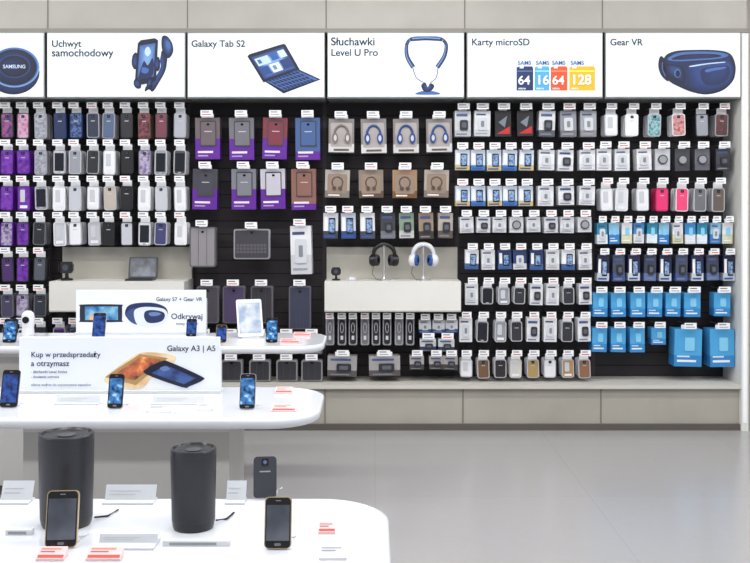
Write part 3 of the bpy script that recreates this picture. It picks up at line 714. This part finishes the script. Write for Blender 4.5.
def speaker(px, py, w, h):
    x, y = onT(px, py); mb = MB(); r = w/2; z0 = TH+0.0003
    prof = [(0,z0),(r*0.86,z0),(r*0.9,z0+0.006),(r*0.92,z0+0.012),(r*0.94,z0+0.02),(r*0.97,z0+h*0.5),(r*1.0,z0+h-0.014),(r*1.0,z0+h-0.003),(r*0.97,z0+h),(r*0.90,z0+h+0.0005),(r*0.84,z0+h-0.004),(r*0.5,z0+h-0.006),(0,z0+h-0.006)]
    ms = [capd,capd,capd,capd,spm,spm,cap,cap,cap,capd,capd,capd]
    mb.lathe(prof, x, y, spm, 64, ms)
    mb.lathe([(r*0.34,z0+h-0.0062),(r*0.34,z0+h-0.004),(0,z0+h-0.004)], x, y, M((60,62,70),0.3), 32)
    mb.tube([(x+r*0.9,y+0.03,z0+0.006),(x+r*1.3,y+0.05,z0+0.003),(x+r*1.5,y+0.10,z0+0.003)], 0.0025, M(BLACK), 6)
    mb.build('wireless_speaker')
speaker(66.5, 524, 0.129, 0.218)
speaker(193.5, 527, 0.108, 0.188)

# ---------------------------------------------------------------- price tags & acrylic holders
acr = M((206,210,216), 0.15); redm = M((206,64,58),0.5)
def tag(px, py, w=0.06, d=0.035, red=True):
    x, y = onT(px, py); mb = MB(); z0 = TH
    mb.add([(x-w/2,y-d/2,z0),(x+w/2,y-d/2,z0),(x+w/2,y+d/2,z0),(x-w/2,y+d/2,z0),(x-w/2,y-d/2,z0+0.006),(x+w/2,y-d/2,z0+0.006),(x+w/2,y+d/2,z0+0.022),(x-w/2,y+d/2,z0+0.022)],
        [(0,1,5,4),(1,2,6,5),(2,3,7,6),(3,0,4,7),(4,5,6,7),(3,2,1,0)], M((232,196,194) if red else (220,222,226),0.3))
    def q(u, v): return (x-w/2+u*w, y-d/2+v*d, z0+0.0066+0.016*v)
    def quad(u0,u1,v0,v1,m): mb.add([q(u0,v0),q(u1,v0),q(u1,v1),q(u0,v1)], [(0,1,2,3)], m)
    if red:
        quad(0.04,0.96,0.06,0.3,redm); quad(0.08,0.6,0.5,0.62,M((150,100,104))); quad(0.08,0.8,0.72,0.86,M((216,130,122)))
    else:
        quad(0.08,0.6,0.5,0.62,M((140,140,146))); quad(0.08,0.8,0.72,0.86,M((160,160,166)))
    mb.build('price_tag')
def holder(px, py, w, h=0.03, dep=0.05):
    x, y = onT(px, py); mb = MB(); z0 = TH
    mb.box(x-w/2, x+w/2, y-dep/2, y+dep/2, z0, z0+0.005, acr)
    mb.T = Matrix.Translation((x, y, z0+0.004)) @ Matrix.Rotation(math.radians(-25), 4, 'X')
    mb.box(-w/2, w/2, 0, 0.003, 0, h, acr)
    for i in range(2): mb.box(-w*0.42, w*(0.1+0.1*i), -0.0006, 0, h*(0.35+0.22*i), h*(0.40+0.22*i), M((180,182,188)))
    mb.T = Matrix.Identity(4)
    mb.build('acrylic_label_holder')
tag(52,559,0.06,0.03); tag(105,559,0.075,0.03); tag(333,558,0.06,0.03,False); tag(327,533,0.04,0.02)
tag(284,393,0.07,0.04); tag(284,411,0.09,0.045); tag(205,410,0.06,0.03,False)
tag(290,343,0.11,0.06); tag(302,336,0.10,0.05); tag(160,412,0.09,0.03,False)
holder(16,502,0.08,0.05); holder(130,502,0.13,0.04); holder(236,502,0.05,0.05)
holder(78,404,0.17,0.03); holder(178,404,0.20,0.03); holder(128,545,0.13,0.02,0.07)
for (px, py, w) in ((20,534,0.06),(197,545,0.15)):
    x, y = onT(px, py); mb = MB(); mb.box(x-w/2, x+w/2, y-0.010, y+0.010, TH, TH+0.012, M((218,220,224),0.25)); mb.box(x-w*0.4, x+w*0.3, y-0.0105, y-0.010, TH+0.003, TH+0.009, M((150,152,158)))
    mb.build('label_strip')

# ---------------------------------------------------------------- promotional signs on tables
def sign(pxl, pxr, pyt, pyb):
    s = (pyb-210)/(CAMZ-TH); D = F/s; x0, x1 = (pxl-375)/s, (pxr-375)/s; h = (pyb-pyt)/s
    mb = MB(); y = D-7
    sw = M((224,228,234), 0.4, 0, 0.06)
    mb.box(x0, x1, y, y+0.012, TH+0.0003, TH+h, sw)
    mb.box(x0-0.004, x1+0.004, y-0.012, y+0.05, TH+0.0003, TH+0.012, M((206,209,214),0.2))
    mb.box(x0, x0+0.006, y+0.012, y+0.045, TH+0.001, TH+h*0.8, sw); mb.box(x1-0.006, x1, y+0.012, y+0.045, TH+0.001, TH+h*0.8, sw)
    o = mb.build('promotional_sign', bevel=0.002)
    def W(px, py): return ((px-375)/s, TH+(pyb-py)/s)
    return o, W, y, s
def gp(g, W, y, pts, m, l): g.prism([W(*p) for p in pts], y-0.0005-0.0006*l, y, asmat(m))
o, W, y, s = sign(19, 220, 337, 393)
g = MB()
gp(g, W, y, smooth([(104,380),(122,364),(140,353),(160,353),(176,357),(170,366),(152,378),(142,388),(122,388)]), PR((216,176,130),(236,216,176),10), 1)
gp(g, W, y, [(105,377),(140,354),(168,358),(136,385)], M((170,138,84),0.3), 2)
gp(g, W, y, [(112,376),(141,356.5),(163,359.5),(135,380)], PR((70,34,50),(216,120,70),16,0.3,(250,200,130)), 3)
gp(g, W, y, smooth([(146,374),(148,368),(162,361),(170,362),(201,376),(203,380),(190,386),(182,387)],4), M((14,22,50),0.3), 4)
gp(g, W, y, [(152,373),(166,365),(196,378),(184,384)], PR((24,38,84),(60,90,150),16), 5)
gp(g, W, y, smooth([(160,368),(166,366),(170,369),(164,371)],4), (100,120,170), 6)
g.build('artwork', o)
for (t, px, py, w, c) in (('Kup w przedsprzedaży',31,357,69,(24,36,92)),('a otrzymasz',31,366,38,(24,36,92)),('Galaxy A3 | A5',167,351,48,(16,24,66)),('- słuchawki Level Active',31,373,36,(90,100,140)),('- dwuletnia ochrona',31,378,28,(90,100,140)),('oferta ważna do wyczerpania zapasów',31,386,60,(140,146,168))):
    p = W(px, py); text(t, p[0], y-0.0012, p[1], w/s, M(c,0.6), o, 'lettering', 0.01)
o, W, y, s = sign(76, 206, 290, 334)
g = MB()
gp(g, W, y, smooth([(80,307),(82,304.5),(120,304.5),(122,307),(122,320),(120,322),(82,322),(80,320)],4), (28,34,56), 1)
gp(g, W, y, [(85,306.5),(118,306.5),(118,320),(85,320)], PR((30,90,150),(120,180,210),14,0.3,(230,170,110)), 2)
# headset: navy strap and foam behind, white front shell, dark phone tray
gp(g, W, y, smooth([(125,314),(128,306),(138,303),(154,303),(165,307),(168,313),(166,318),(160,312),(146,309),(134,312),(130,320)]), (26,42,88), 1)
gp(g, W, y, smooth([(126,315),(131,309),(138,310),(139,324),(131,322)]), (54,74,120), 2)
gp(g, W, y, smooth([(134,312),(140,307.5),(152,307),(164,309),(168,315),(166,322),(158,326),(146,326.5),(137,324)]), (214,220,228), 3)
gp(g, W, y, smooth([(146,311),(154,310),(163,312),(165,316),(162,321),(154,323),(147,322),(144,316)]), (30,44,86), 4)
gp(g, W, y, smooth([(149,313),(155,312),(161,313.5),(158,315.5),(151,316)]), (96,120,170), 5)
g.build('artwork', o)
for (t, px, py, w, c) in (('Galaxy S7 + Gear VR',156,301,46,(16,24,66)),('Odkrywaj',171,319,31,(16,24,66)),('nowy wymiar',176,325,22,(90,100,140))):
    p = W(px, py); text(t, p[0], y-0.0012, p[1], w/s, M(c,0.6), o, 'lettering', 0.01)

# ---------------------------------------------------------------- lighting
lm = M((252,251,250), 0.5, 0, 5.0)
for yy in (-1.6, -3.4, -5.4):
    for xx in (-3.2, 0.0, 3.2):
        mb = MB(); mb.box(xx-1.3, xx+1.3, yy-0.12, yy+0.12, 3.66, 3.699, lm)
        mb.box(xx-1.33, xx+1.33, yy-0.15, yy-0.12, 3.65, 3.699, M((220,220,220))); mb.box(xx-1.33, xx+1.33, yy+0.12, yy+0.15, 3.65, 3.699, M((220,220,220)))
        mb.build('ceiling_light')
        l = bpy.data.lights.new('ceiling_area_light', 'AREA'); l.shape = 'RECTANGLE'; l.size = 2.6; l.size_y = 0.3
        l.energy = 44; l.color = (0.99, 0.99, 0.985)
        lo = bpy.data.objects.new('ceiling_area_light', l); bpy.context.collection.objects.link(lo)
        lo.location = (xx, yy, 3.64)
        if yy > -2: lo.rotation_euler = (math.radians(18), 0, 0)
w = bpy.data.worlds.new('world'); bpy.context.scene.world = w; w.use_nodes = True
w.node_tree.nodes['Background'].inputs[0].default_value = (0.92, 0.955, 1.0, 1); w.node_tree.nodes['Background'].inputs[1].default_value = 0.58

cam = bpy.data.cameras.new('camera'); cam.sensor_width = 36; cam.lens = F/750*36; cam.shift_y = -(281.5-210)/750
co = bpy.data.objects.new('camera', cam); bpy.context.collection.objects.link(co)
co.location = (0, -7, CAMZ); co.rotation_euler = (math.pi/2, 0, 0)
cam.clip_start = 0.05
bpy.context.scene.camera = co
bpy.context.scene.view_settings.view_transform = 'Standard'
